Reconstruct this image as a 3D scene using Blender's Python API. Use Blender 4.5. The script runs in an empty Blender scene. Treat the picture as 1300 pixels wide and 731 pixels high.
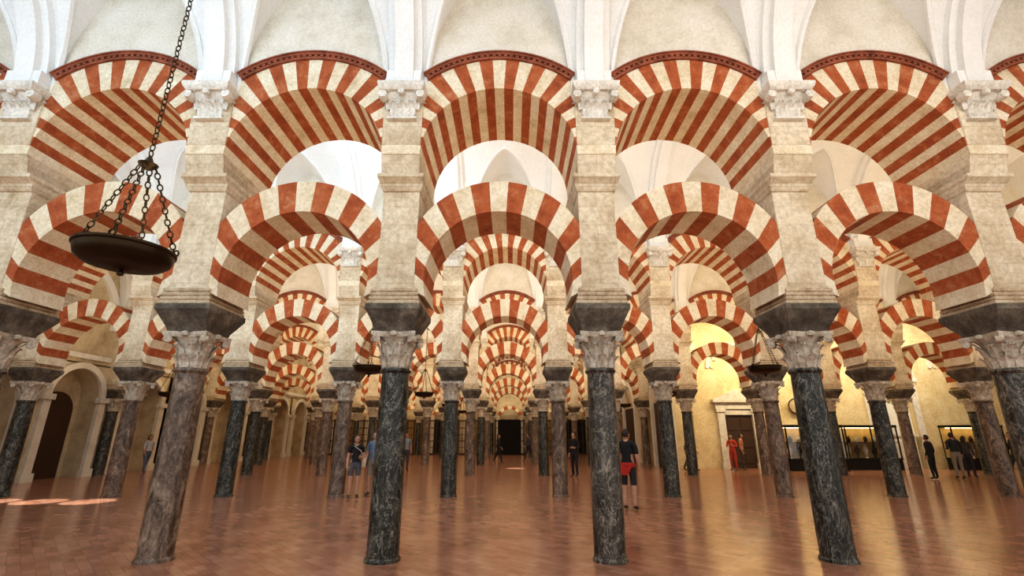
import bpy, bmesh, math, random
from mathutils import Vector, Matrix
random.seed(7)
S=bpy.context.scene
COL=S.collection
pi=math.pi
# ------------------------------------------------------------------ materials
def nm(name,rough=0.8,spec=0.3):
    m=bpy.data.materials.new(name); m.use_nodes=True
    nt=m.node_tree; b=nt.nodes['Principled BSDF']
    b.inputs['Roughness'].default_value=rough
    b.inputs['Specular IOR Level'].default_value=spec
    return m,nt,b
def coords(nt,rand=True,sc=None):
    tc=nt.nodes.new('ShaderNodeTexCoord')
    out=tc.outputs['Object']
    if sc:
        mp=nt.nodes.new('ShaderNodeMapping'); mp.inputs['Scale'].default_value=sc
        nt.links.new(out,mp.inputs[0]); out=mp.outputs[0]
    if not rand: return out
    oi=nt.nodes.new('ShaderNodeObjectInfo')
    mu=nt.nodes.new('ShaderNodeMath'); mu.operation='MULTIPLY'; mu.inputs[1].default_value=57.0
    nt.links.new(oi.outputs['Random'],mu.inputs[0])
    ad=nt.nodes.new('ShaderNodeVectorMath'); ad.operation='ADD'
    nt.links.new(out,ad.inputs[0]); nt.links.new(mu.outputs[0],ad.inputs[1])
    return ad.outputs[0]
def noise(nt,co,scale,detail=6,rough=0.6,dist=0):
    n=nt.nodes.new('ShaderNodeTexNoise'); n.inputs['Scale'].default_value=scale
    n.inputs['Detail'].default_value=detail; n.inputs['Roughness'].default_value=rough
    n.inputs['Distortion'].default_value=dist
    nt.links.new(co,n.inputs['Vector']); return n.outputs['Fac']
def ramp(nt,fac,stops):
    r=nt.nodes.new('ShaderNodeValToRGB'); e=r.color_ramp.elements
    while len(e)<len(stops): e.new(0.5)
    for i,(p,c) in enumerate(stops):
        e[i].position=p; e[i].color=(c[0],c[1],c[2],1)
    nt.links.new(fac,r.inputs['Fac']); return r.outputs['Color']
def bump(nt,b,h,st=0.3,d=0.02):
    bp=nt.nodes.new('ShaderNodeBump'); bp.inputs['Strength'].default_value=st; bp.inputs['Distance'].default_value=d
    nt.links.new(h,bp.inputs['Height']); nt.links.new(bp.outputs[0],b.inputs['Normal'])
def mix(nt,f,a,b2,mode='MIX'):
    m=nt.nodes.new('ShaderNodeMix'); m.data_type='RGBA'; m.blend_type=mode
    if isinstance(f,(int,float)): m.inputs[0].default_value=f
    else: nt.links.new(f,m.inputs[0])
    for s,i in ((a,6),(b2,7)):
        if isinstance(s,tuple): m.inputs[i].default_value=(s[0],s[1],s[2],1)
        else: nt.links.new(s,m.inputs[i])
    return m.outputs[2]
def stone(name,stops,scale=2.5,rough=0.85,st=0.35,fine=22,wear=None,dirt=0.55,wpos=(.54,.74),wamt=.6,blocks=False):
    m,nt,b=nm(name,rough)
    co=coords(nt); f=noise(nt,co,scale,8,0.62)
    c=ramp(nt,f,stops)
    f2=noise(nt,co,fine,4,0.7)
    lo=1-dirt*0.75
    c2=ramp(nt,f2,[(0.3,(lo,lo*.96,lo*.9)),(0.6,(1,1,1))])
    c=mix(nt,0.85,c,c2,'MULTIPLY')
    if wear:
        f3=noise(nt,co,6,8,0.7,0.5)
        w=ramp(nt,f3,[(wpos[0],(0,0,0)),(wpos[1],(wamt,wamt,wamt))])
        c=mix(nt,w,c,wear)
    if blocks:
        tc=nt.nodes.new('ShaderNodeTexCoord'); mp=nt.nodes.new('ShaderNodeMapping')
        mp.inputs['Rotation'].default_value=(pi/2,0,0); nt.links.new(tc.outputs['Object'],mp.inputs[0])
        bt=nt.nodes.new('ShaderNodeTexBrick'); nt.links.new(mp.outputs[0],bt.inputs['Vector'])
        bt.inputs['Scale'].default_value=1; bt.inputs['Brick Width'].default_value=.62; bt.inputs['Row Height'].default_value=.33
        bt.inputs['Mortar Size'].default_value=.008; bt.inputs['Mortar Smooth'].default_value=.6
        bt.inputs['Color1'].default_value=(1,1,1,1); bt.inputs['Color2'].default_value=(.86,.84,.80,1); bt.inputs['Mortar'].default_value=(.6,.55,.48,1)
        c=mix(nt,.5,c,bt.outputs['Color'],'MULTIPLY')
    nt.links.new(c,b.inputs['Base Color'])
    bump(nt,b,f2,st,0.02); return m
def plain(name,c,rough=0.6,metal=0,spec=0.4):
    m,nt,b=nm(name,rough,spec)
    co=coords(nt,False); f=noise(nt,co,9,3)
    k=ramp(nt,f,[(0.3,tuple(x*0.85 for x in c)),(0.7,tuple(min(1,x*1.1) for x in c))])
    nt.links.new(k,b.inputs['Base Color']); b.inputs['Metallic'].default_value=metal
    return m
RED=stone('red_brick_paint',[(0.28,(0.28,0.070,0.028)),(0.5,(0.43,0.115,0.042)),(0.75,(0.50,0.18,0.08))],3,0.85,wear=(0.58,0.34,0.19),dirt=.45)
WHT=stone('cream_voussoir',[(0.25,(0.54,0.42,0.26)),(0.42,(0.76,0.65,0.47)),(0.65,(0.87,0.80,0.65))],2.6,wear=(0.62,0.48,0.31),dirt=.4)
PLA=stone('aged_plaster',[(0.25,(0.44,0.34,0.22)),(0.42,(0.66,0.55,0.40)),(0.56,(0.80,0.71,0.56)),(0.8,(0.88,0.81,0.68))],1.5,0.85,0.6,fine=13,wear=(.50,.39,.26),dirt=.5,wpos=(.55,.78),wamt=.6,blocks=True)
LUN=stone('lunette_stone',[(0.25,(0.63,0.58,0.48)),(0.5,(0.78,0.74,0.65)),(0.75,(0.85,0.82,0.77))],1.6,dirt=.25)
VAU=stone('white_lime_vault',[(0.3,(0.78,0.79,0.79)),(0.6,(0.86,0.87,0.87))],0.8,0.8,0.08,dirt=.12)
CAR=stone('carved_white_stone',[(0.3,(0.64,0.61,0.55)),(0.6,(0.84,0.81,0.75))],4,0.7,0.2,dirt=.5)
CAP=stone('capital_marble',[(0.25,(0.28,0.23,0.17)),(0.45,(0.58,0.51,0.41)),(0.7,(0.84,0.78,0.67))],7,0.7,0.3)
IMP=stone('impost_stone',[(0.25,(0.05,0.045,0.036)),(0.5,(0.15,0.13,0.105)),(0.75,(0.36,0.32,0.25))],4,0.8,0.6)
BRK=stone('brick_corbel',[(0.25,(0.36,0.26,0.17)),(0.5,(0.62,0.50,0.35)),(0.75,(0.78,0.68,0.53))],5,0.85,0.5)
MOL=stone('terracotta_moulding',[(0.3,(0.19,0.06,0.035)),(0.6,(0.38,0.13,0.075))],5)
WAL=stone('side_wall_stone',[(0.25,(0.38,0.29,0.18)),(0.5,(0.64,0.53,0.36)),(0.75,(0.80,0.70,0.52))],1.2)
def marble(name,dark,mid,hi,vein,rough=0.25,vs=1.0):
    m,nt,b=nm(name,rough,0.5)
    co=coords(nt,True,(1,1,.5))
    f=noise(nt,co,3.4,9,0.70,1.8); c=ramp(nt,f,[(0.38,dark),(0.52,mid),(0.66,hi)])
    for sc,wd,st in ((2.4,.016,.75*vs),(6.0,.016,.5*vs)):
        v=noise(nt,co,sc,7,.62,2.6)
        w=ramp(nt,v,[(0.5-wd,(0,0,0)),(0.5,(st,st,st)),(0.5+wd,(0,0,0))])
        c=mix(nt,w,c,vein)
    sp=noise(nt,co,26,3,.6)
    c=mix(nt,.6,c,ramp(nt,sp,[(0.38,(.5,.5,.5)),(0.62,(1.3,1.3,1.3))]),'MULTIPLY')
    nt.links.new(c,b.inputs['Base Color'])
    rr=noise(nt,co,12,4)
    mr=nt.nodes.new('ShaderNodeMapRange'); mr.inputs[3].default_value=0.16; mr.inputs[4].default_value=0.48
    nt.links.new(rr,mr.inputs[0]); nt.links.new(mr.outputs[0],b.inputs['Roughness'])
    bump(nt,b,rr,0.2,0.01)
    return m
M_DARK=marble('dark_green_marble',(0.004,0.0045,0.0035),(0.018,0.019,0.015),(.10,.10,.08),(0.38,0.37,0.31))
M_BRN=marble('brown_pink_marble',(0.050,0.031,0.021),(0.16,0.108,0.078),(.36,.28,.215),(0.46,0.38,0.31),vs=.6)
M_GRY=marble('grey_marble',(0.012,0.011,0.009),(0.055,0.047,0.038),(.21,.185,.15),(0.44,0.40,0.33))
BRZ=plain('aged_bronze',(0.05,0.034,0.018),0.35,0.85)
IRON=plain('black_iron',(0.02,0.018,0.016),0.5,0.5)
WOOD=plain('dark_wood',(0.06,0.032,0.018),0.5)
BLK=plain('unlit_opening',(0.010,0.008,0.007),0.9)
OCH=plain('ochre_backing',(0.60,0.42,0.17),0.7)
OCHD=plain('ochre_wall_panel',(0.36,0.23,0.09),0.7)
def emis(name,c,s):
    m,nt,b=nm(name); b.inputs['Base Color'].default_value=(*c,1)
    b.inputs['Emission Color'].default_value=(*c,1); b.inputs['Emission Strength'].default_value=s
    return m
GLOW=emis('lit_lamp_strip',(1,0.75,0.35),6)
# floor
m,nt,b=nm('terracotta_tiles',0.3,0.7); FLO=m
tc=nt.nodes.new('ShaderNodeTexCoord')
mp=nt.nodes.new('ShaderNodeMapping'); mp.inputs['Rotation'].default_value=(0,0,math.radians(45))
nt.links.new(tc.outputs['Object'],mp.inputs[0])
bt=nt.nodes.new('ShaderNodeTexBrick'); nt.links.new(mp.outputs[0],bt.inputs['Vector'])
bt.inputs['Scale'].default_value=1.0; bt.inputs['Brick Width'].default_value=0.27; bt.inputs['Row Height'].default_value=0.135
bt.inputs['Mortar Size'].default_value=0.004; bt.inputs['Mortar Smooth'].default_value=0.3
bt.inputs['Color1'].default_value=(0.36,0.165,0.105,1); bt.inputs['Color2'].default_value=(0.49,0.265,0.185,1)
bt.inputs['Mortar'].default_value=(0.29,0.15,0.10,1)
f=noise(nt,tc.outputs['Object'],0.9,7,0.7)
c=mix(nt,0.8,bt.outputs['Color'],ramp(nt,f,[(0.32,(0.60,0.53,0.50)),(0.5,(.93,.89,.87)),(0.7,(1.12,1.12,1.12))]),'MULTIPLY')
nt.links.new(c,b.inputs['Base Color'])
f3=noise(nt,tc.outputs['Object'],3,5)
mr=nt.nodes.new('ShaderNodeMapRange'); mr.inputs[3].default_value=0.06; mr.inputs[4].default_value=0.30
nt.links.new(f3,mr.inputs[0]); nt.links.new(mr.outputs[0],b.inputs['Roughness'])
bump(nt,b,bt.outputs['Fac'],-0.15,0.003)

# ------------------------------------------------------------------ mesh builder
class MB:
    def __init__(s): s.v=[];s.f=[];s.m=[];s.mats=[]
    def mi(s,mat):
        if mat not in s.mats: s.mats.append(mat)
        return s.mats.index(mat)
    def add(s,vs,fs,mat,T=None):
        o=len(s.v); i=s.mi(mat)
        for p in vs:
            p=Vector(p)
            if T is not None: p=T@p
            s.v.append(tuple(p))
        for f in fs: s.f.append(tuple(o+k for k in f)); s.m.append(i)
    def box(s,x0,x1,y0,y1,z0,z1,mat,T=None):
        s.add([(x0,y0,z0),(x1,y0,z0),(x1,y1,z0),(x0,y1,z0),(x0,y0,z1),(x1,y0,z1),(x1,y1,z1),(x0,y1,z1)],
              [(3,2,1,0),(4,5,6,7),(0,1,5,4),(1,2,6,5),(2,3,7,6),(3,0,4,7)],mat,T)
    def loft(s,secs,mat,T=None):  # secs (z,x0,x1,y0,y1)
        vs=[];fs=[]
        for (z,x0,x1,y0,y1) in secs: vs+=[(x0,y0,z),(x1,y0,z),(x1,y1,z),(x0,y1,z)]
        n=len(secs)
        for i in range(n-1):
            for k in range(4):
                a=4*i+k;b2=4*i+(k+1)%4; fs.append((a,b2,b2+4,a+4))
        fs.append((3,2,1,0)); e=4*(n-1); fs.append((e,e+1,e+2,e+3))
        s.add(vs,fs,mat,T)
    def lathe(s,prof,mat,n=24,T=None,mod=None):
        vs=[];fs=[]
        for (r,z) in prof:
            for k in range(n):
                a=2*pi*k/n; rr=r*(mod(a,z) if mod else 1); vs.append((rr*math.cos(a),rr*math.sin(a),z))
        for i in range(len(prof)-1):
            for k in range(n):
                a=i*n+k;b2=i*n+(k+1)%n; fs.append((a,b2,b2+n,a+n))
        if prof[0][0]>1e-5: fs.append(tuple(range(n-1,-1,-1)))
        if prof[-1][0]>1e-5: fs.append(tuple((len(prof)-1)*n+k for k in range(n)))
        s.add(vs,fs,mat,T)
    def ring(s,Ci,Ri,Co,Ro,a0,a1,n,sub,y0,y1,matf,clipx=9,clipz=-9,T=None):
        def P(a):
            ix,iz=Ri*math.cos(a),Ci+Ri*math.sin(a)
            r=Ro
            ox,oz=r*math.cos(a),Co+r*math.sin(a)
            if abs(ox)>clipx:
                k=clipx/abs(ox); ox*=k; oz=Co+(oz-Co)*k
            oz=max(oz,clipz)
            return ix,iz,ox,oz
        for i in range(n):
            vs=[];fs=[]
            for k in range(sub+1):
                a=a0+(a1-a0)*(i+k/sub)/n
                ix,iz,ox,oz=P(a)
                vs+=[(ix,y0,iz),(ox,y0,oz),(ox,y1,oz),(ix,y1,iz)]
            for k in range(sub):
                for j in range(4):
                    p=4*k+j;q=4*k+(j+1)%4; fs.append((p,q,q+4,p+4))
            fs.append((3,2,1,0)); e=4*sub; fs.append((e,e+1,e+2,e+3))
            s.add(vs,fs,matf(i),T)
    def torus(s,R,r,mat,n=12,m=6,T=None,sx=1):
        vs=[];fs=[]
        for i in range(n):
            a=2*pi*i/n
            for j in range(m):
                b2=2*pi*j/m
                vs.append(((R+r*math.cos(b2))*math.cos(a)*sx,(R+r*math.cos(b2))*math.sin(a),r*math.sin(b2)))
        for i in range(n):
            for j in range(m):
                fs.append((i*m+j,((i+1)%n)*m+j,((i+1)%n)*m+(j+1)%m,i*m+(j+1)%m))
        s.add(vs,fs,mat,T)
    def tube(s,pts,r,mat,n=6):
        vs=[];fs=[]
        for i,p in enumerate(pts):
            p=Vector(p); a=Vector(pts[max(0,i-1)]); b2=Vector(pts[min(len(pts)-1,i+1)])
            t=(b2-a).normalized(); u=t.cross(Vector((0.13,0.21,1))).normalized(); w=t.cross(u)
            rr=r[i] if isinstance(r,(list,tuple)) else r
            for k in range(n):
                q=p+(u*math.cos(2*pi*k/n)+w*math.sin(2*pi*k/n))*rr; vs.append(tuple(q))
        for i in range(len(pts)-1):
            for k in range(n):
                fs.append((i*n+k,i*n+(k+1)%n,(i+1)*n+(k+1)%n,(i+1)*n+k))
        fs.append(tuple(range(n-1,-1,-1))); fs.append(tuple((len(pts)-1)*n+k for k in range(n)))
        s.add(vs,fs,mat)
    def mesh(s,name,smooth=None,fix=True):
        me=bpy.data.meshes.new(name); me.from_pydata(s.v,[],s.f)
        for mt in s.mats: me.materials.append(mt)
        for i,p in enumerate(me.polygons): p.material_index=s.m[i]
        if fix:
            bm=bmesh.new(); bm.from_mesh(me); bmesh.ops.recalc_face_normals(bm,faces=bm.faces); bm.to_mesh(me); bm.free()
        if smooth:
            me.shade_smooth(); me.set_sharp_from_angle(angle=math.radians(smooth))
        me.update(); return me
def obj(name,me,loc=(0,0,0),rot=(0,0,0),parent=None):
    o=bpy.data.objects.new(name,me); o.location=loc; o.rotation_euler=rot; COL.objects.link(o)
    if parent: o.parent=parent
    return o
def empty(name,loc=(0,0,0)):
    o=bpy.data.objects.new(name,None); o.location=loc; COL.objects.link(o); return o
# ------------------------------------------------------------------ dims
SP=3.22; X0=1.39; ROW0=7.5; NV=7.2
def cx(k): return X0+SP*k
def ry(n): return ROW0+NV*n
HB=SP/2
def leaf(mb,mat,r0,z0,h,w,ang,curl,flat=False,T=None):
    prof=[(0,0,0.75),(0.012,0.3,1.0),(0.02,0.6,1.0),(0.035+curl*0.4,0.85,0.8),(0.03+curl,1.0,0.5),(0.02+curl*1.25,0.9,0.18)]
    vs=[];fs=[]
    for (dr,t,ww) in prof:
        for j,sx in enumerate((-1,-0.5,0,0.5,1)):
            rr=r0+dr+(0.022 if j==2 else (0.0 if j in(1,3) else -0.004))
            p=Vector((w*0.5*ww*sx,-rr,z0+h*t+(0.012 if j in (1,3) else 0)))
            vs.append(Matrix.Rotation(ang,4,'Z')@p)
    for i in range(len(prof)-1):
        for j in range(4): fs.append((i*5+j,i*5+j+1,(i+1)*5+j+1,(i+1)*5+j))
    mb.add(vs,fs,mat,T)
def column_mesh(name,mat):
    mb=MB()
    mb.lathe([(0.25,0),(0.25,0.03),(0.238,0.045),(0.226,0.06),(0.226,0.5),(0.223,1.2),(0.217,1.9),(0.207,2.55),(0.207,2.6),(0.23,2.62),(0.24,2.645),(0.23,2.67),(0.2,2.68)],mat,32)
    mb.lathe([(0.2,2.67),(0.205,2.8),(0.215,2.95),(0.25,3.08),(0.31,3.15),(0.31,3.16)],CAP,24)
    for k in range(8): leaf(mb,CAP,0.205,2.68,0.2,0.17,2*pi*k/8,0.05)
    for k in range(8): leaf(mb,CAP,0.215,2.78,0.27,0.17,2*pi*(k+.5)/8,0.07)
    for k in range(4):
        a=pi/4+k*pi/2
        leaf(mb,CAP,0.235,2.92,0.22,0.13,a,0.11)
        T=Matrix.Rotation(a,4,'Z')@Matrix.Translation((0,-0.40,3.11))@Matrix.Rotation(pi/2,4,'Y')
        mb.lathe([(0.02,-0.055),(0.055,-0.05),(0.06,0),(0.055,0.05),(0.02,0.055)],CAP,12,T)
        T=Matrix.Rotation(k*pi/2,4,'Z')@Matrix.Translation((0,-0.315,3.19))
        mb.lathe([(0.001,-0.05),(0.05,-0.03),(0.06,0),(0.05,0.03),(0.001,0.05)],CAP,8,T)
    vs=[];pts=[]
    for q in range(4):
        c0=Matrix.Rotation(q*pi/2,4,'Z')
        for t in range(8):
            u=-1+2*t/8; pts.append(c0@Vector((u*0.34,-(0.34-0.055*(1-u*u)),0)))
    n=len(pts)
    for z,s in ((3.15,0.94),(3.18,1),(3.23,1)):
        for p in pts: vs.append((p.x*s,p.y*s,z))
    fs=[]
    for i in range(2):
        for k in range(n): fs.append((i*n+k,i*n+(k+1)%n,(i+1)*n+(k+1)%n,(i+1)*n+k))
    fs.append(tuple(range(n-1,-1,-1))); fs.append(tuple(2*n+k for k in range(n)))
    mb.add(vs,fs,CAP)
    return mb.mesh(name,35,fix=False)
COLM={'d':column_mesh('column_dark',M_DARK),'b':column_mesh('column_brown',M_BRN),'g':column_mesh('column_grey',M_GRY)}
# ------------------------------------------------------------------ pier
PW=0.295
ZS=7.27
def pier_mesh():
    mb=MB()
    mb.loft([(3.23,-.30,.30,-.30,.30),(3.29,-.315,.315,-.32,.32),(3.38,-.345,.345,-.40,.40),(3.50,-.40,.40,-.48,.48),(3.54,-.42,.42,-.51,.51),(3.62,-.42,.42,-.51,.51)],IMP)
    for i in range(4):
        z=3.62+i*0.065; g=0.395-0.012*i
        mb.loft([(z,-g+.02,g-.02,-.48,.48),(z+.01,-g,g,-.495,.495),(z+.05,-g,g,-.495,.495),(z+.063,-g+.02,g-.02,-.48,.48)],BRK)
    mb.loft([(3.88,-.33,.33,-.47,.47),(3.93,-PW,PW,-.465,.465),(5.58,-PW,PW,-.465,.465)],PLA)
    dz=-.11
    mb.loft([(5.66+dz,-PW-.01,PW+.01,-.49,.49),(5.72+dz,-PW-.05,PW+.05,-.54,.54),(5.76+dz,-PW-.055,PW+.055,-.55,.55),(5.80+dz,-PW-.055,PW+.055,-.60,.60),(5.84+dz,-PW-.085,PW+.085,-.66,.66),(5.90+dz,-PW-.085,PW+.085,-.66,.66)],PLA)
    mb.loft([(5.79,-.31,.31,-.64,.64),(6.10,-.315,.315,-.74,.74),(6.75,-.325,.325,-.78,.78),(7.35,-.325,.325,-.78,.78)],PLA)
    for sgn in (0,pi):
        T=Matrix.Rotation(sgn,4,'Z')
        mb.loft([(6.70,-.24,.24,-.86,-.6),(6.74,-.24,.24,-.86,-.6)],CAR,T)
        mb.loft([(6.74,-.19,.19,-.82,-.6),(6.90,-.20,.20,-.84,-.6),(7.05,-.24,.24,-.90,-.6),(7.14,-.29,.29,-.97,-.6)],CAR,T)
        for x in (-.14,0,.14): leaf(mb,CAR,0.82,6.75,0.24,0.14,0,0.09,T=T@Matrix.Translation((x,0,0)))
        for x in (-.22,.22): leaf(mb,CAR,0.83,6.88,0.26,0.13,0,0.13,T=T@Matrix.Translation((x,0,0)))
        for x in (-.31,.31):
            mb.lathe([(0.02,-0.08),(0.07,-0.075),(0.08,0),(0.07,0.075),(0.02,0.08)],CAR,14,T@Matrix.Translation((x,-.93,7.08))@Matrix.Rotation(pi/2,4,'X'))
            leaf(mb,CAR,0.02,6.8,0.28,0.17,pi/2*(1 if x>0 else -1),0.10,T=T@Matrix.Translation((x*0.6,-0.76,0)))
        mb.lathe([(0.001,-0.05),(0.05,-0.035),(0.06,0),(0.05,0.035),(0.001,0.05)],CAR,10,T@Matrix.Translation((0,-1.0,7.11))@Matrix.Rotation(pi/2,4,'X'))
        mb.loft([(7.14,-.34,.34,-1.02,-.6),(7.18,-.37,.37,-1.06,-.6),(7.23,-.385,.385,-1.08,-.6),(7.27,-.385,.385,-1.08,-.6)],CAR,T)
        mb.loft([(7.27,-.29,.29,-.93,-.6),(7.6,-.29,.29,-.93,-.6)],VAU,T)
    return mb.mesh('masonry_pier',30)
PIER=pier_mesh()
def stripes(i): return RED if i%2==1 else WHT
def lower_mesh(seed):
    mb=MB(); a=math.asin(.29/1.17)
    mb.ring(4.03,1.17,4.24,1.51,-a,pi+a,17,4,-.455,.455,stripes,clipx=1.40,clipz=3.74)
    return mb.mesh('lower_arch',30)
LOW=lower_mesh(0)
def upper_mesh():
    mb=MB()
    C=6.09
    mb.ring(C,1.295,C,1.89,0,pi,25,3,-.75,.75,stripes,clipx=1.61)
    a=math.acos(1.61/1.89)
    N=24;vs=[];fs=[]
    for i in range(N+1):
        t=a+(pi-2*a)*i/N; x=1.89*math.cos(t); z=C+1.89*math.sin(t)
        vs+=[(x,-.72,z),(x,-.72,10.6),(x,.72,10.6),(x,.72,z)]
    for i in range(N):
        for j in range(4): fs.append((4*i+j,4*i+(j+1)%4,4*i+4+(j+1)%4,4*i+4+j))
    mb.add(vs,fs,LUN)
    A0,A1=50,130
    for s in (-1,1):
        for (r0,r1,pr) in ((1.895,1.935,.79),(1.93,1.97,.76),(1.97,2.005,.81),(2.005,2.03,.835)):
            y0,y1=(-pr,-.68) if s<0 else (.68,pr)
            mb.ring(C,r0,C,r1,math.radians(A0),math.radians(A1),1,24,y0,y1,lambda i:MOL)
        y0,y1=(-.80,-.68) if s<0 else (.68,.80)
        for d in range(A0,A1,3):
            mb.ring(C,1.93,C,1.975,math.radians(d),math.radians(d+1.6),1,1,y0,y1,lambda i:MOL)
    return mb.mesh('upper_arch',30)
UPP=upper_mesh()
def vault_mesh():
    mb=MB(); R=2.9; zs=ZS; H=3.1; HL=2.75; W=1.28
    xs=[-HB,-W]+[W*math.sin(-pi/2+pi*i/28) for i in range(1,28)]+[W,HB]
    M=20; rows=[]
    def zl(x):
        u=1-(abs(x)/W)**2
        return zs+HL*(max(0,u)**.5)*(1-.06*abs(x)/W) if u>0 else zs
    for x in xs:
        z=zl(x); yg=R*math.sqrt(max(0,1-((z-zs)/H)**2)); th=math.asin(min(1,(z-zs)/H))
        row=[(x,-R,z)]
        for i in range(M+1):
            t=th+(pi-2*th)*i/M; row.append((x,-R*math.cos(t),zs+H*math.sin(t)))
        row.append((x,R,z)); rows.append(row)
    n=len(rows[0]); vs=[p for r in rows for p in r]; fs=[]
    for i in range(len(rows)-1):
        for j in range(n-1): fs.append((i*n+j,(i+1)*n+j,(i+1)*n+j+1,i*n+j+1))
    mb.add(vs,fs,VAU)
    for s in (-1,1):
        pts=[(x*0.995,s*R*math.sqrt(max(0,1-((zl(x)-zs)/H)**2)),zl(x)-0.01) for x in xs[1:-1]]
        mb.tube(pts,0.055,VAU,6)
    def rib(w,d):
        vs=[];fs=[];N=32
        for i in range(N+1):
            t=pi*i/N; c,s2=math.cos(t),math.sin(t)
            vs+=[(-HB-w,-(R-d)*c,zs+(H-d)*s2),(-HB+w,-(R-d)*c,zs+(H-d)*s2),(-HB+w,-(R+.02)*c,zs+(H+.02)*s2),(-HB-w,-(R+.02)*c,zs+(H+.02)*s2)]
        for i in range(N):
            for j in range(4): fs.append((4*i+j,4*i+(j+1)%4,4*i+4+(j+1)%4,4*i+4+j))
        mb.add(vs,fs,VAU)
    rib(.28,.12); rib(.16,.24)
    return mb.mesh('vault_bay',30,fix=False)
VLT=vault_mesh()
# ------------------------------------------------------------------ place arcades
ranges=[(-5,5),(-6,8),(-6,8),(-6,2),(-6,2),(-6,2)]
kinds={0:{-5:'g',-4:'d',-3:'g',-2:'b',-1:'d',0:'g',1:'d',2:'g',3:'b',4:'d',5:'b'},
       1:{-5:'d',-4:'b',-3:'d',-2:'b',-1:'d',0:'b',1:'d',2:'b',3:'d',4:'b'}}
for n,(a,b_) in enumerate(ranges):
    root=empty('striped_double_arcade',(0,ry(n),0))
    for k in range(a,b_+1):
        kd=kinds.get(n,{}).get(k) or ('d' if (k+n)%2==0 else ('b' if (k*3+n)%4 else 'g'))
        obj('marble_column',COLM[kd],(cx(k),ry(n),0),(0,0,(k%4)*pi/2))
        obj('pier_%d'%(k-a+1),PIER,(cx(k),0,0),parent=root)
        if k<b_:
            obj('lower_arch_%d'%(k-a+1),LOW,(cx(k)+HB,0,0),parent=root)
            obj('upper_arch_%d'%(k-a+1),UPP,(cx(k)+HB,0,0),parent=root)
ceil=empty('ceiling')
i=0
for n,(a,b_) in enumerate(ranges):
    yc=ry(n)-NV/2
    for k in range(a,b_):
        i+=1; obj('vault_bay_%d'%i,VLT,(cx(k)+HB,yc,0),parent=ceil)
for k in range(2,8):
    i+=1; obj('vault_bay_%d'%i,VLT,(cx(k)+HB,ry(3)-NV/2,0),parent=ceil)
for k in range(-6,2):
    i+=1; obj('vault_bay_%d'%i,VLT,(cx(k)+HB,ry(6)-NV/2,0),parent=ceil)
# ------------------------------------------------------------------ shell
LW=-18.12; BY=48.5; RY=26.4; RX=8.2
mb=MB(); mb.box(-24,30,-6,52,-0.2,0,FLO); obj('floor',mb.mesh('floor'))
# left wall with deep blind arches
mb=MB()
mb.box(LW-1.2,LW-.8,0.3,BY+.4,0,10.6,WAL)
TL=lambda y:Matrix.Translation((LW,y,0))@Matrix.Rotation(pi/2,4,'Z')
mb.box(LW-.8,LW,0.3,BY+.4,4.55,10.6,WAL)
ys=[]
for n in range(0,7):
    yc=ry(n)-NV/2
    for off in (-1.75,1.75): ys.append(yc+off)
for q,yy in enumerate(ys):
    T=TL(yy)
    N=16;vs=[];fs=[]
    for i2 in range(N+1):
        t=pi*i2/N; x=1.15*math.cos(t); z=3.2+1.15*math.sin(t)
        vs+=[(x,0,z),(x,0,4.6),(x,.8,4.6),(x,.8,z)]
    for i2 in range(N):
        for j in range(4): fs.append((4*i2+j,4*i2+(j+1)%4,4*i2+4+(j+1)%4,4*i2+4+j))
    mb.add(vs,fs,WAL,T)
    mb.ring(3.2,1.15,3.2,1.4,0,pi,1,20,-.12,.02,lambda i:LUN,T=T)
    for sx in (-1,1):
        x0,x1=sorted((sx*1.15,sx*1.85)); mb.box(x0,x1,0,.8,0,4.6,WAL,T)
        x0,x1=sorted((sx*1.12,sx*1.45)); mb.box(x0,x1,-.14,.02,0,3.0,LUN,T)
        x0,x1=sorted((sx*1.05,sx*1.55)); mb.box(x0,x1,-.22,.02,3.0,3.22,CAR,T); mb.box(x0,x1,-.2,.02,0,.3,LUN,T)
    if q%4==1:
        mb.box(-.8,.8,.66,.8,0,2.6,WOOD,T); mb.ring(2.6,.02,2.6,.8,0,pi,1,14,.66,.8,lambda i:WOOD,T=T)
for n in range(0,7):
    T=TL(ry(n)-NV/2)
    mb.ring(6.15,2.6,6.15,2.9,0,pi,1,24,-.15,.02,lambda i:VAU,T=T)
    mb.box(-2.9,2.9,-.18,.02,4.75,4.95,CAR,T)
obj('wall_left',mb.mesh('wall_left',30))
# back wall
mb=MB()
mb.box(LW,RX,BY,BY+.4,0,10.6,WAL)
for k in range(-6,2):
    T=Matrix.Translation((cx(k)+HB,BY,0))
    mb.ring(3.1,1.0,3.1,1.3,0,pi,9,3,-.18,.02,stripes,T=T)
    mb.box(-1.3,-1,-.18,.02,0,3.1,LUN,T); mb.box(1,1.3,-.18,.02,0,3.1,LUN,T)
    mb.box(-1,1,-.02,.02,0,3.1,BLK if k in(-1,-3,1) else OCHD,T)
obj('wall_back',mb.mesh('wall_back',30))
mb=MB(); mb.box(RX,RX+.4,RY,BY+.4,0,10.6,WAL)
for n in range(3,7):
    yc=ry(n)-NV/2+1
    T=Matrix.Translation((RX,yc,0))@Matrix.Rotation(-pi/2,4,'Z')
    mb.ring(3.4,1.5,3.4,1.8,0,pi,1,20,-.2,.02,lambda i:LUN,T=T)
    mb.box(-1.8,-1.5,-.2,.02,0,3.4,LUN,T); mb.box(1.5,1.8,-.2,.02,0,3.4,LUN,T)
    mb.box(-1.5,1.5,-.03,.02,0,3.4,WOOD,T)
obj('wall_right',mb.mesh('wall_right',30))
YW=stone('warm_chapel_plaster',[(0.25,(0.62,0.48,0.27)),(0.5,(0.80,0.67,0.42)),(0.75,(0.88,0.78,0.56))],1.3)
mb=MB()
NX=20.6; NWd=1.15
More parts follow.
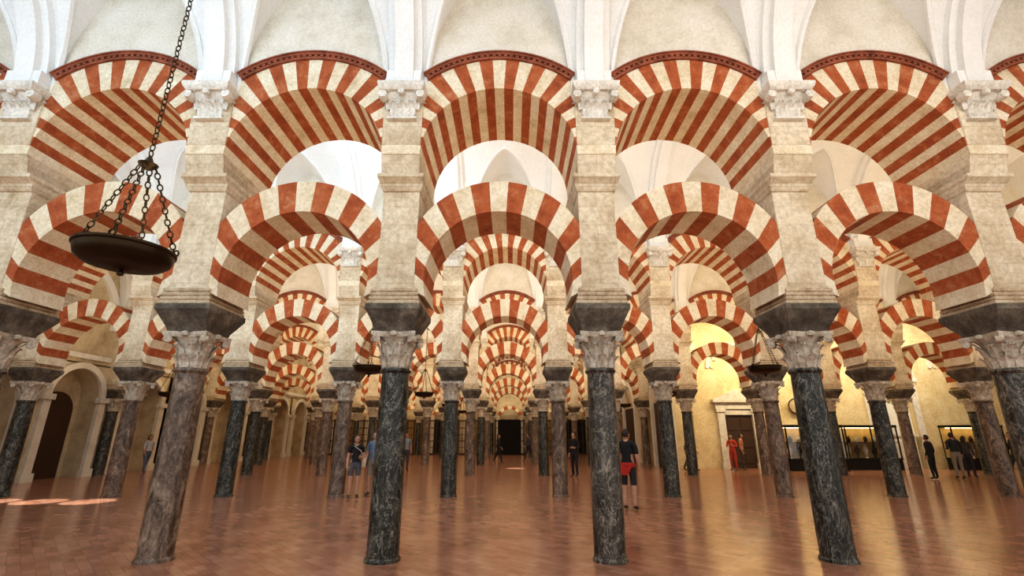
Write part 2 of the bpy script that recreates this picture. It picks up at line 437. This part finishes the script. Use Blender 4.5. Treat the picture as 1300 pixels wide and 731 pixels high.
mb.box(RX+.4,NX-NWd,RY,RY+.4,0,10.6,YW); mb.box(NX+NWd,27.6,RY,RY+.4,0,10.6,YW)
N=24;vs=[];fs=[]
for i2 in range(N+1):
    t=pi*i2/N; x=NX+NWd*math.cos(t); z=4.6+NWd*math.sin(t)
    vs+=[(x,RY,z),(x,RY,10.6),(x,RY+.4,10.6),(x,RY+.4,z)]
for i2 in range(N):
    for j in range(4): fs.append((4*i2+j,4*i2+(j+1)%4,4*i2+4+(j+1)%4,4*i2+4+j))
mb.add(vs,fs,YW)
vs=[];fs=[]
for zi,z in enumerate([0,1.5,3,4.6]+[4.6+NWd*math.sin(pi/2*q/6) for q in range(1,7)]):
    r=NWd if z<=4.6 else max(0.02,math.sqrt(max(0,NWd**2-(z-4.6)**2)))
    for q in range(13):
        a=pi*q/12; vs.append((NX+r*math.cos(a),RY+.3+r*math.sin(a),z))
for zi in range(9):
    for q in range(12): fs.append((zi*13+q,zi*13+q+1,(zi+1)*13+q+1,(zi+1)*13+q))
mb.add(vs,fs,VAU)
T=Matrix.Translation((NX,RY,0))
mb.ring(4.6,NWd,4.6,NWd+.28,0,pi,1,24,-.12,.02,lambda i:CAR,T=T)
mb.ring(4.6,NWd+.36,4.6,NWd+.46,0,pi,1,24,-.07,.02,lambda i:CAR,T=T)
mb.box(-NWd-.3,-NWd,-.12,.02,0,4.6,CAR,T); mb.box(NWd,NWd+.3,-.12,.02,0,4.6,CAR,T)
mb.box(-NWd-.4,-NWd+.05,-.2,.02,4.45,4.65,CAR,T); mb.box(NWd-.05,NWd+.4,-.2,.02,4.45,4.65,CAR,T)
mb.box(-.8,.8,-.1,.5,0,1.6,CAR,T); mb.box(-.95,.95,-.18,.5,1.6,1.72,CAR,T)
mb.ring(2.9,.35,2.9,.5,0,pi,1,16,1.05,1.2,lambda i:OCH,T=T); mb.box(-.5,.5,1.02,1.2,1.72,2.9,OCH,T)
for x in (9.9,14.3,17.2):
    mb.box(x-.2,x+.2,RY-.14,RY,0,6.2,YW); mb.box(x-.3,x+.3,RY-.22,RY,6.2,6.5,CAR)
for x in (12.15,15.75,24.5):
    T=Matrix.Translation((x,RY,0)); mb.ring(5.2,1.25,5.2,1.42,0,pi,1,24,-.1,.02,lambda i:CAR,T=T)
    for q in range(7):
        a=pi*(q+.5)/7
        T2=T@Matrix.Translation((1.0*math.cos(a),0,5.2+1.0*math.sin(a)))
        mb.ring(0,.19,0,.25,a-pi*.62,a+pi*.62,1,10,-.08,.01,lambda i:CAR,T=T2)
obj('wall_front_right',mb.mesh('wall_front_right',30))
mb=MB(); mb.box(27.3,27.7,9,RY+.4,0,10.6,WAL)
for yc in (13.2,18.3,24.0):
    T=Matrix.Translation((27.3,yc,0))@Matrix.Rotation(-pi/2,4,'Z')
    mb.ring(4,1.5,4,1.8,0,pi,1,20,-.2,.02,lambda i:LUN,T=T)
    mb.box(-1.8,-1.5,-.2,.02,0,4,LUN,T); mb.box(1.5,1.8,-.2,.02,0,4,LUN,T); mb.box(-1.5,1.5,-.03,.02,0,4,WAL,T)
obj('wall_side_right',mb.mesh('wall_side_right',30))
def portal(x):
    mb=MB(); T=Matrix.Translation((x,RY,0))
    mb.box(-.72,.72,-.06,-.01,0,2.7,WOOD,T)
    for sx in (-1,1):
        for zz in (0.25,1.05,1.9): mb.box(sx*.36-.26,sx*.36+.26,-.09,-.05,zz,zz+.62,WOOD,T)
        x0,x1=(-1.12,-.74) if sx<0 else (.74,1.12)
        mb.box(x0,x1,-.2,-.01,.25,2.85,CAR,T); mb.box(x0-.06,x1+.06,-.26,-.01,0,.25,CAR,T); mb.box(x0-.06,x1+.06,-.26,-.01,2.85,3.0,CAR,T)
    mb.box(-.74,.74,-.16,-.01,2.7,2.95,CAR,T)
    mb.box(-1.2,1.2,-.22,-.01,3.0,3.35,CAR,T); mb.box(-1.35,1.35,-.36,-.01,3.35,3.5,CAR,T)
    mb.add([(-1.3,-.3,3.5),(1.3,-.3,3.5),(0,-.3,4.05),(-1.3,-.01,3.5),(1.3,-.01,3.5),(0,-.01,4.05)],[(0,1,2),(3,5,4),(0,3,4,1),(1,4,5,2),(2,5,3,0)],CAR,T)
    obj('door_1',mb.mesh('portal',30))
portal(12.15)
mb=MB(); T=Matrix.Translation((15.3,RY-.16,3.15))@Matrix.Rotation(pi/2,4,'X')
mb.lathe([(0.001,.1),(.2,.09),(.34,.06),(.38,.06),(.42,.03),(.42,0)],WAL,28,T); mb.torus(.39,.03,BRZ,28,6,T@Matrix.Translation((0,0,.05)))
obj('wall_medallion',mb.mesh('medallion',40))
GLS=bpy.data.materials.new('case_glass'); GLS.use_nodes=True
nt=GLS.node_tree; g=nt.nodes.new('ShaderNodeBsdfGlossy'); t_=nt.nodes.new('ShaderNodeBsdfTransparent'); mx=nt.nodes.new('ShaderNodeMixShader')
g.inputs['Roughness'].default_value=.05; mx.inputs[0].default_value=.08
nt.links.new(t_.outputs[0],mx.inputs[1]); nt.links.new(g.outputs[0],mx.inputs[2]); nt.links.new(mx.outputs[0],nt.nodes['Material Output'].inputs[0])
def display_case(x,w,y):
    mb=MB(); h=2.15
    mb.box(-w/2,w/2,-.35,.35,0,.5,IRON); mb.box(-w/2-.03,w/2+.03,-.38,.38,.5,.56,IRON)
    mb.box(-w/2,w/2,.28,.35,.56,h-.12,OCH)
    mb.box(-w/2-.03,w/2+.03,-.38,.38,h-.12,h,IRON)
    for sx in (-w/2,0,w/2):
        for yy in (-.35,.31): mb.box(sx-.03,sx+.03,yy,yy+.04,.56,h-.12,IRON)
    mb.box(-w/2,w/2,-.3,.3,1.3,1.33,IRON)
    mb.box(-w/2+.1,w/2-.1,-.05,.1,h-.16,h-.125,GLOW)
    for sx in (-w/4,w/4): mb.box(sx-w/4+.04,sx+w/4-.04,-.335,-.33,.57,h-.13,GLS)
    for q in range(6):
        xx=-w/2+w*(q+.5)/6; mb.lathe([(.001,.56),(.08,.56),(.03,.62),(.1,.8),(.13,.95),(.06,1.1),(.08,1.2),(.001,1.2)],BRZ if q%2 else CAR,12,Matrix.Translation((xx,0,0)))
        mb.lathe([(.001,1.33),(.07,1.33),(.1,1.45),(.05,1.6),(.001,1.6)],BRZ if q%2==0 else CAR,12,Matrix.Translation((xx+.1,0,0)))
    obj('museum_display_case',mb.mesh('display_case',30),(x,y,0))
display_case(14.9,2.8,RY-1.7); display_case(18.2,2.6,RY-1.0); display_case(23.6,2.6,RY-1.0)
def screen(k,n,door=False):
    mb=MB(); w=SP-.58; h=2.9
    x0=-w/2
    mb.box(-w/2,w/2,-.05,.05,0,.12,WOOD); mb.box(-w/2,w/2,-.06,.06,h-.1,h,WOOD); mb.box(-w/2,w/2,-.04,.04,1.1,1.18,WOOD); mb.box(-w/2,w/2,-.04,.04,2.2,2.27,WOOD)
    for q in range(19):
        x=x0+w*q/18; mb.box(x-.018,x+.018,-.018,.018,0,h,IRON)
    for q in range(5):
        x=x0+.05+(w-.1)*q/4; mb.box(x-.05,x+.05,-.05,.05,0,h+.1,WOOD)
    for zz in (.6,1.65): mb.box(-w/2,w/2,-.02,.02,zz,zz+.04,IRON)
    if door: mb.box(-1.0,1.0,-.10,-.06,0,h,BLK)
    obj('wrought_iron_screen',mb.mesh('iron_screen'),(cx(k)+HB,ry(n),0))
for k in range(-6,2): screen(k,5,k==-1)
# ------------------------------------------------------------------ hanging lamps
def lamp(x,y,h=3.13,top=10.3):
    mb=MB(); Q=Matrix.Scale(.79,4)
    mb.lathe([(.001,-.13),(.06,-.135),(.10,-.11),(.25,-.10),(.36,-.07),(.425,-.02),(.44,.03),(.445,.07),(.465,.085),(.465,.11),(.44,.115),(.425,.07),(.38,-.0),(.2,-.05),(.001,-.06)],BRZ,40,Q)
    mb.lathe([(.001,-.20),(.03,-.19),(.035,-.16),(.02,-.14),(.001,-.12)],BRZ,12,Q)
    for q in range(8):
        a=2*pi*q/8; mb.lathe([(.03,.0),(.035,.06),(.04,.12),(.03,.12)],CAR,8,Q@Matrix.Translation((.3*math.cos(a),.3*math.sin(a),-.03)))
    hub=.92
    def chain(p,q,size,r):
        p=Vector(p);q=Vector(q);d=q-p;L=d.length;n=max(2,int(L/(size*1.5)))
        R=d.to_track_quat('X','Z').to_matrix().to_4x4()
        for i in range(n):
            c=p+d*((i+.5)/n)
            T=Matrix.Translation(c)@R@Matrix.Rotation(pi/2*(i%2),4,'X')
            mb.torus(size*.55,r,BRZ,8,4,T,sx=1.55)
    for q in range(4):
        a=2*pi*q/4+.4
        chain((.352*math.cos(a),.352*math.sin(a),.08),(.06*math.cos(a),.06*math.sin(a),hub-.02),.038,.006)
        mb.torus(.028,.008,BRZ,8,5,Matrix.Translation((.357*math.cos(a),.357*math.sin(a),.10))@Matrix.Rotation(pi/2,4,'X'))
    mb.lathe([(.001,hub-.06),(.03,hub-.05),(.07,hub-.02),(.08,hub),(.04,hub+.02),(.02,hub+.07),(.001,hub+.1)],BRZ,16)
    chain((0,0,hub+.08),(0,0,top-h),.042,.0065)
    obj('hanging_oil_lamp',mb.mesh('oil_lamp',40),(x,y,h))
lamp(-3.33,3.8,3.14)
for n in (1,2,3,4): lamp(-3.33,ry(n)-3.6)
for n in (1,2,3): lamp(5.9,ry(n)-3.6)
lamp(-13.0,ry(2)-3.6)
# ------------------------------------------------------------------ people
SKN=plain('skin',(0.50,0.29,0.20),0.55)
def cloth(c): return plain('cloth',c,0.85)
SHOE=plain('shoe_leather',(0.05,0.045,0.04),0.5)
HAIRD=plain('dark_hair',(0.03,0.018,0.012),0.6); HAIRB=plain('brown_hair',(0.13,0.07,0.035),0.6)
EYE=plain('eye_dark',(0.02,0.015,0.01),0.3); LIP=plain('lips',(0.42,0.16,0.13),0.5)
def skinmesh(verts,edges,radii,root,sub=2):
    me=bpy.data.meshes.new('tmp'); me.from_pydata(verts,edges,[]); o=bpy.data.objects.new('tmp',me); COL.objects.link(o)
    md=o.modifiers.new('s','SKIN')
    for i,r in enumerate(radii):
        sv=me.skin_vertices[0].data[i]; sv.radius=(r,r) if not isinstance(r,tuple) else r; sv.use_root=(i==root)
    md.use_smooth_shade=True
    m2=o.modifiers.new('u','SUBSURF'); m2.levels=sub; m2.render_levels=sub
    bpy.context.view_layer.update()
    dg=bpy.context.evaluated_depsgraph_get(); ev=o.evaluated_get(dg)
    r=bpy.data.meshes.new_from_object(ev); vs=[tuple(v.co) for v in r.vertices]; fs=[tuple(p.vertices) for p in r.polygons]
    bpy.data.objects.remove(o); bpy.data.meshes.remove(r); return vs,fs
def segd(p,a,b2):
    d=b2-a; t=max(0,min(1,(p-a).dot(d)/max(1e-9,d.dot(d)))); return (p-(a+d*t)).length
def person(name,x,y,yaw,H,shirt,pants,hem=0.10,sleeve=0.5,hair=HAIRD,long=False,pose='stand',extra=None,bag=None,female=False,head=0.0):
    sc=H/1.72
    sw=.165 if female else .185; hw=.095
    st=0.0
    if pose=='walk': st=1.0
    V={}
    V['pel']=(0,0,.96);V['wai']=(0,0,1.10);V['che']=(0,-.005,1.29);V['nb']=(0,0,1.44);V['nk']=(0,-.015,1.52)
    for s,c in ((1,'l'),(-1,'r')):
        f=-s*st
        V['sh'+c]=(s*sw,0,1.405)
        if pose=='armsup' : V['el'+c]=(s*.24,-.02,1.15); V['wr'+c]=(s*.12,-.24,1.2); V['pa'+c]=(s*.08,-.30,1.24)
        elif pose=='bag' and s==1: V['el'+c]=(s*.25,.03,1.14); V['wr'+c]=(s*.17,-.18,1.12); V['pa'+c]=(s*.12,-.25,1.13)
        else: V['el'+c]=(s*(sw+.055),.03-f*.10,1.13); V['wr'+c]=(s*(sw+.06),-.04-f*.2,.90+abs(f)*.03); V['pa'+c]=(s*(sw+.055),-.06-f*.22,.82+abs(f)*.03)
        V['hp'+c]=(s*hw,0,.90)
        V['kn'+c]=(s*(hw+.01),-.02,.50) if st==0 else (s*hw,-.02-f*.15,.50)
        V['an'+c]=(s*(hw+.015),.02,.09) if st==0 else (s*hw,.02-f*.24+(0.06 if f<0 else 0),.09+(.05 if f<0 else 0))
        a=V['an'+c]; V['to'+c]=(a[0]+s*.02,a[1]-.15,.04 if st==0 or f>0 else .035)
    names=list(V); idx={n:i for i,n in enumerate(names)}
    E=[('pel','wai'),('wai','che'),('che','nb'),('nb','nk')]
    for c in 'lr': E+=[('nb','sh'+c),('sh'+c,'el'+c),('el'+c,'wr'+c),('wr'+c,'pa'+c),('pel','hp'+c),('hp'+c,'kn'+c),('kn'+c,'an'+c),('an'+c,'to'+c)]
    R={'pel':(.15,.115),'wai':(.125 if female else .145,.10),'che':(.16 if female else .175,.115),'nb':(.085,.075),'nk':(.055,.055)}
    for c in 'lr': R.update({'sh'+c:.068,'el'+c:.047,'wr'+c:.030,'pa'+c:(.038,.020),'hp'+c:.098,'kn'+c:.066,'an'+c:.045,'to'+c:.042})
    vs,fs=skinmesh([V[n] for n in names],[(idx[a],idx[b2]) for a,b2 in E],[R[n] for n in names],idx['pel'])
    mb=MB(); SH=cloth(shirt); PN=cloth(pants)
    vv=[Vector(v) for v in vs]; VV={n:Vector(V[n]) for n in V}
    groups={}
    for f in fs:
        c=sum((vv[i] for i in f),Vector())/len(f)
        best=min(E,key=lambda e:segd(c,VV[e[0]],VV[e[1]]))
        e1=best[1]
        if e1[:2] in('an','kn','to'):
            mt=SHOE if (e1[:2]=='to' or c.z<.10) else (PN if c.z>hem else SKN)
        elif e1[:2]=='hp' or best==('pel','wai'): mt=PN if c.z<1.0 else SH
        elif e1[:2] in('el','wr','pa'):
            if e1[:2]=='pa': mt=SKN
            else:
                a=VV[best[0]];b2=VV[best[1]]; t=(c-a).length/(b2-a).length*.5+(0 if e1[:2]=='el' else .5)
                mt=SH if t<sleeve else SKN
        elif e1=='nk': mt=SKN if c.z>1.455 else SH
        else: mt=SH
        groups.setdefault(mt,[]).append(f)
    for mt,fl in groups.items():
        used=sorted({i for f in fl for i in f}); mp_={i:k for k,i in enumerate(used)}
        mb.add([vs[i] for i in used],[tuple(mp_[i] for i in f) for f in fl],mt)
    for s,c in ((1,'l'),(-1,'r')):
        w=VV['wr'+c];p=VV['pa'+c];d=(p-w).normalized(); side=Vector((0,-1,0)) if abs(d.z)>.6 else Vector((0,0,1)); inw=Vector((-s,0,0))
        side=(side-d*side.dot(d)).normalized()
        for q,(o,L) in enumerate(((.027,.068),(.009,.078),(-.009,.072),(-.026,.056))):
            a=p+side*o+d*.005; b2=a+d*L*.5+inw*.004; e=b2+d*L*.4+inw*.018
            v2,f2=skinmesh([a,b2,e],[(0,1),(1,2)],[.009,.0085,.007],0,1); mb.add(v2,f2,SKN)
        a=p-d*.03+side*.03; b2=a+side*.025+d*.03; e=b2+d*.03+inw*.012
        v2,f2=skinmesh([a,b2,e],[(0,1),(1,2)],[.011,.010,.008],0,1); mb.add(v2,f2,SKN)
    HT=Matrix.Translation((0,-.02,1.615))@Matrix.Rotation(head,4,'Z')
    vs=[];fs=[];NU,NV_=20,14
    def hp(u,v,k=1.0):
        a=2*pi*u/NU; t=pi*v/NV_; X=math.sin(t)*math.sin(a);Y=-math.sin(t)*math.cos(a);Z=math.cos(t)
        jaw=1-.28*max(0,-Z)**1.3
        return Vector((X*.075*jaw*k,(Y*.096*(1-.12*max(0,-Z))+(-.008 if Y<0 and Z<0 else 0))*k,Z*.118*k))
    for v in range(NV_+1):
        for u in range(NU): vs.append(hp(u,v))
    for v in range(NV_):
        for u in range(NU): fs.append((v*NU+u,v*NU+(u+1)%NU,(v+1)*NU+(u+1)%NU,(v+1)*NU+u))
    mb.add(vs,fs,SKN,HT)
    fh=[];vh=[hp(u,v,1.10)+Vector((0,.006,.006)) for v in range(NV_+1) for u in range(NU)]
    for v in range(NV_):
        for u in range(NU):
            a=2*pi*(u+.5)/NU; front=math.cos(a)>.35
            if v<4 or (not front and v<(9)): fh.append((v*NU+u,v*NU+(u+1)%NU,(v+1)*NU+(u+1)%NU,(v+1)*NU+u))
    mb.add(vh,fh,hair,HT)
    if long:
        mb.loft([(-.25,-.055,.055,.06,.09),(-.15,-.075,.075,.05,.11),(0,-.08,.08,.02,.105),(.07,-.06,.06,.0,.08)],hair,HT)
    mb.add([(-.012,-.093,.01),(.012,-.093,.01),(.017,-.098,-.03),(-.017,-.098,-.03),(0,-.12,-.026),(0,-.1,.015)],[(0,5,4,3),(5,1,2,4),(3,4,2),(0,1,5)],SKN,HT)
    for s in (-1,1):
        mb.lathe([(.001,-.009),(.009,-.006),(.011,0),(.009,.006),(.001,.009)],EYE,8,HT@Matrix.Translation((s*.03,-.089,.008)))
        mb.lathe([(.001,-.03),(.014,-.02),(.018,0),(.016,.02),(.001,.03)],SKN,8,HT@Matrix.Translation((s*.076,.005,-.005))@Matrix.Scale(.5,4,(1,0,0)))
        mb.box(s*.03-.016,s*.03+.016,-.095,-.088,.024,.030,hair,HT)
    mb.box(-.022,.022,-.101,-.092,-.062,-.052,LIP,HT)
    if extra=='waist':
        RJ=cloth((.42,.03,.02))
        mb.lathe([(.16,.90),(.178,.93),(.172,.98),(.158,1.01)],RJ,20,Matrix.Scale(.82,4,(0,1,0)))
        mb.loft([(.74,-.02,.10,.115,.145),(.82,-.08,.15,.11,.15),(.95,-.13,.15,.08,.13)],RJ)
        mb.loft([(.70,-.10,-.05,-.17,-.13),(.95,-.05,.03,-.18,-.12)],RJ)
    if bag:
        BG=plain('bag_fabric',bag,.8)
        mb.loft([(.85,.19,.27,-.12,.12),(.9,.18,.29,-.15,.15),(1.08,.18,.28,-.14,.14),(1.12,.19,.26,-.1,.1)],BG)
        mb.tube([(.23,-.05,1.1),(.12,-.14,1.3),(-.06,-.10,1.43),(-.1,.0,1.46),(-.03,.11,1.38),(.12,.15,1.25),(.23,.1,1.1)],.012,BG,6)
    me=mb.mesh(name,50,fix=True)
    o=obj(name,me,(x,y,0),(0,0,yaw)); o.scale=(sc,sc,sc)
    return o
person('woman_visitor',-4.42,14.2,math.radians(20),1.66,(.02,.02,.025),(.10,.10,.12),hem=.62,sleeve=.3,hair=HAIRB,long=True,pose='bag',bag=(.5,.42,.33),female=True)
person('man_visitor',-4.05,14.75,math.radians(-15),1.76,(.16,.22,.32),(.30,.27,.22),hem=.55,sleeve=.35,hair=HAIRD,pose='stand',head=.4)
person('man_visitor',2.78,12.1,math.radians(150),1.80,(.015,.015,.018),(.03,.03,.035),hem=.52,sleeve=.4,pose='stand',extra='waist',head=-.4)
person('man_visitor',2.62,21.0,math.radians(-50),1.78,(.02,.02,.022),(.02,.02,.025),sleeve=.95,pose='bag')
person('woman_visitor',-.85,31.0,math.radians(80),1.68,(.03,.03,.035),(.02,.02,.02),sleeve=.9,pose='walk',female=True,long=True)
person('man_visitor',1.1,33.0,math.radians(-70),1.75,(.08,.08,.1),(.03,.03,.04),sleeve=.9,pose='walk')
person('man_visitor',-5.1,24.0,math.radians(30),1.75,(.25,.3,.36),(.06,.07,.1),sleeve=.4)
person('woman_visitor',10.85,24.6,math.radians(-40),1.68,(.55,.07,.04),(.45,.06,.04),sleeve=.9,female=True,long=True,pose='armsup')
person('man_visitor',11.5,25.0,math.radians(60),1.72,(.45,.2,.12),(.08,.06,.05),sleeve=.5)
person('man_visitor',8.6,24.2,math.radians(90),1.72,(.06,.06,.07),(.05,.05,.06),sleeve=.9,pose='walk')
person('woman_visitor',16.7,20.0,math.radians(200),1.66,(.02,.02,.022),(.02,.02,.02),sleeve=.95,female=True)
person('man_visitor',17.9,20.2,math.radians(170),1.75,(.03,.03,.035),(.25,.22,.18),sleeve=.95,pose='bag')
person('woman_visitor',18.9,20.8,math.radians(120),1.62,(.06,.05,.05),(.03,.03,.04),sleeve=.9,female=True,long=True)
person('man_visitor',20.2,20.1,math.radians(-120),1.76,(.025,.025,.03),(.04,.04,.05),sleeve=.95,pose='walk')
person('woman_visitor',-16.9,23.2,math.radians(60),1.66,(.5,.5,.52),(.12,.14,.2),sleeve=.6,female=True,long=True,pose='walk')
# ------------------------------------------------------------------ light
def area(name,loc,rot,sx,sy,p,c):
    l=bpy.data.lights.new(name,'AREA'); l.shape='RECTANGLE'; l.size=sx; l.size_y=sy; l.energy=p; l.color=c
    o=bpy.data.objects.new(name,l); o.location=loc; o.rotation_euler=rot; COL.objects.link(o); return o
def spot(name,loc,tgt,p,ang,c,r=.15,bl=.3):
    l=bpy.data.lights.new(name,'SPOT'); l.energy=p; l.spot_size=ang; l.spot_blend=bl; l.color=c; l.shadow_soft_size=r
    o=bpy.data.objects.new(name,l); o.location=loc
    o.rotation_euler=(Vector(tgt)-Vector(loc)).to_track_quat('-Z','Y').to_euler(); COL.objects.link(o)
cool=(0.56,0.80,1.0); warm=(1.0,0.78,0.50); neu=(1,.92,.80)
for n in range(0,7):
    y=ry(n)-NV+1.0
    if n==0: L=[(-6,10,cool,27),(5,10,(1,.96,.90),19)]
    elif n==1: L=[(-7,10,cool,32),(3,8,(1,.96,.9),20),(13,8,warm,16)]
    elif n==2: L=[(-10,10,neu,18),(0,9,(1,.92,.80),24),(12,10,warm,20)]
    else: L=[(-11,12,warm,18),(1,10,(1,.85,.63),24 if n<5 else 14)]
    for (xc,w,c,pw) in L:
        area('nave_fill',(xc,y,8.0),(math.radians(74 if n==0 else 78),0,0),w,.7,w*pw,c)  # unseen fill added high in each nave, not a cornice fitting
up=(1.0,.80,.52)
for n in range(0,7):
    yc=ry(n)-NV/2
    p={0:7.5,1:13,2:13,3:12}.get(n,9)
    x0,x1=(-10,10) if n==0 else ((-17,20) if n<3 else (-17,7))
    area('soffit_fill',((x0+x1)/2,yc,3.4),(pi,0,0),x1-x0,1.2,p*(x1-x0),up)  # added upward fill hanging unseen mid-nave, warms soffits and vaults
w=bpy.data.worlds.new('World'); S.world=w; w.use_nodes=True
w.node_tree.nodes['Background'].inputs[0].default_value=(1.0,.955,.90,1); w.node_tree.nodes['Background'].inputs[1].default_value=.88
spot('skylight_beam',(-4.0,9.6,7.9),(-3.2,12.6,10.2),240,math.radians(80),(.60,.84,1),.3,.8)
for (tx,sx_) in ((-11.2,-11.5),(-12.5,-12.8),(-13.8,-14.1)):
    spot('sun_beam',(sx_,11.6,8.5),(tx,13.6,0),8500,math.radians(8),(1,.95,.85),.03,.2)
spot('sun_beam',(-.2,24.6,8.5),(.2,26.4,0),8000,math.radians(7),(1,.95,.85),.03,.15)
area('chapel_light',(13.5,RY-3.4,6.9),(math.radians(60),0,0),8,.5,420,(1,.82,.50))
area('chapel_light',(21,RY-3.4,6.9),(math.radians(60),0,0),5,.5,260,(1,.88,.66))
# ------------------------------------------------------------------ camera
cam=bpy.data.cameras.new('camera'); cam.sensor_width=36; cam.lens=600/1300*36; cam.clip_end=300
co=bpy.data.objects.new('camera',cam); co.location=(0,0,1.7); co.rotation_euler=(math.radians(90+17.2),0,0); COL.objects.link(co)
S.camera=co
S.view_settings.view_transform='Standard'
for lk in ('Medium High Contrast','AgX - Medium High Contrast'):
    try:
        S.view_settings.look=lk; print('look',lk); break
    except Exception as e: print(e)
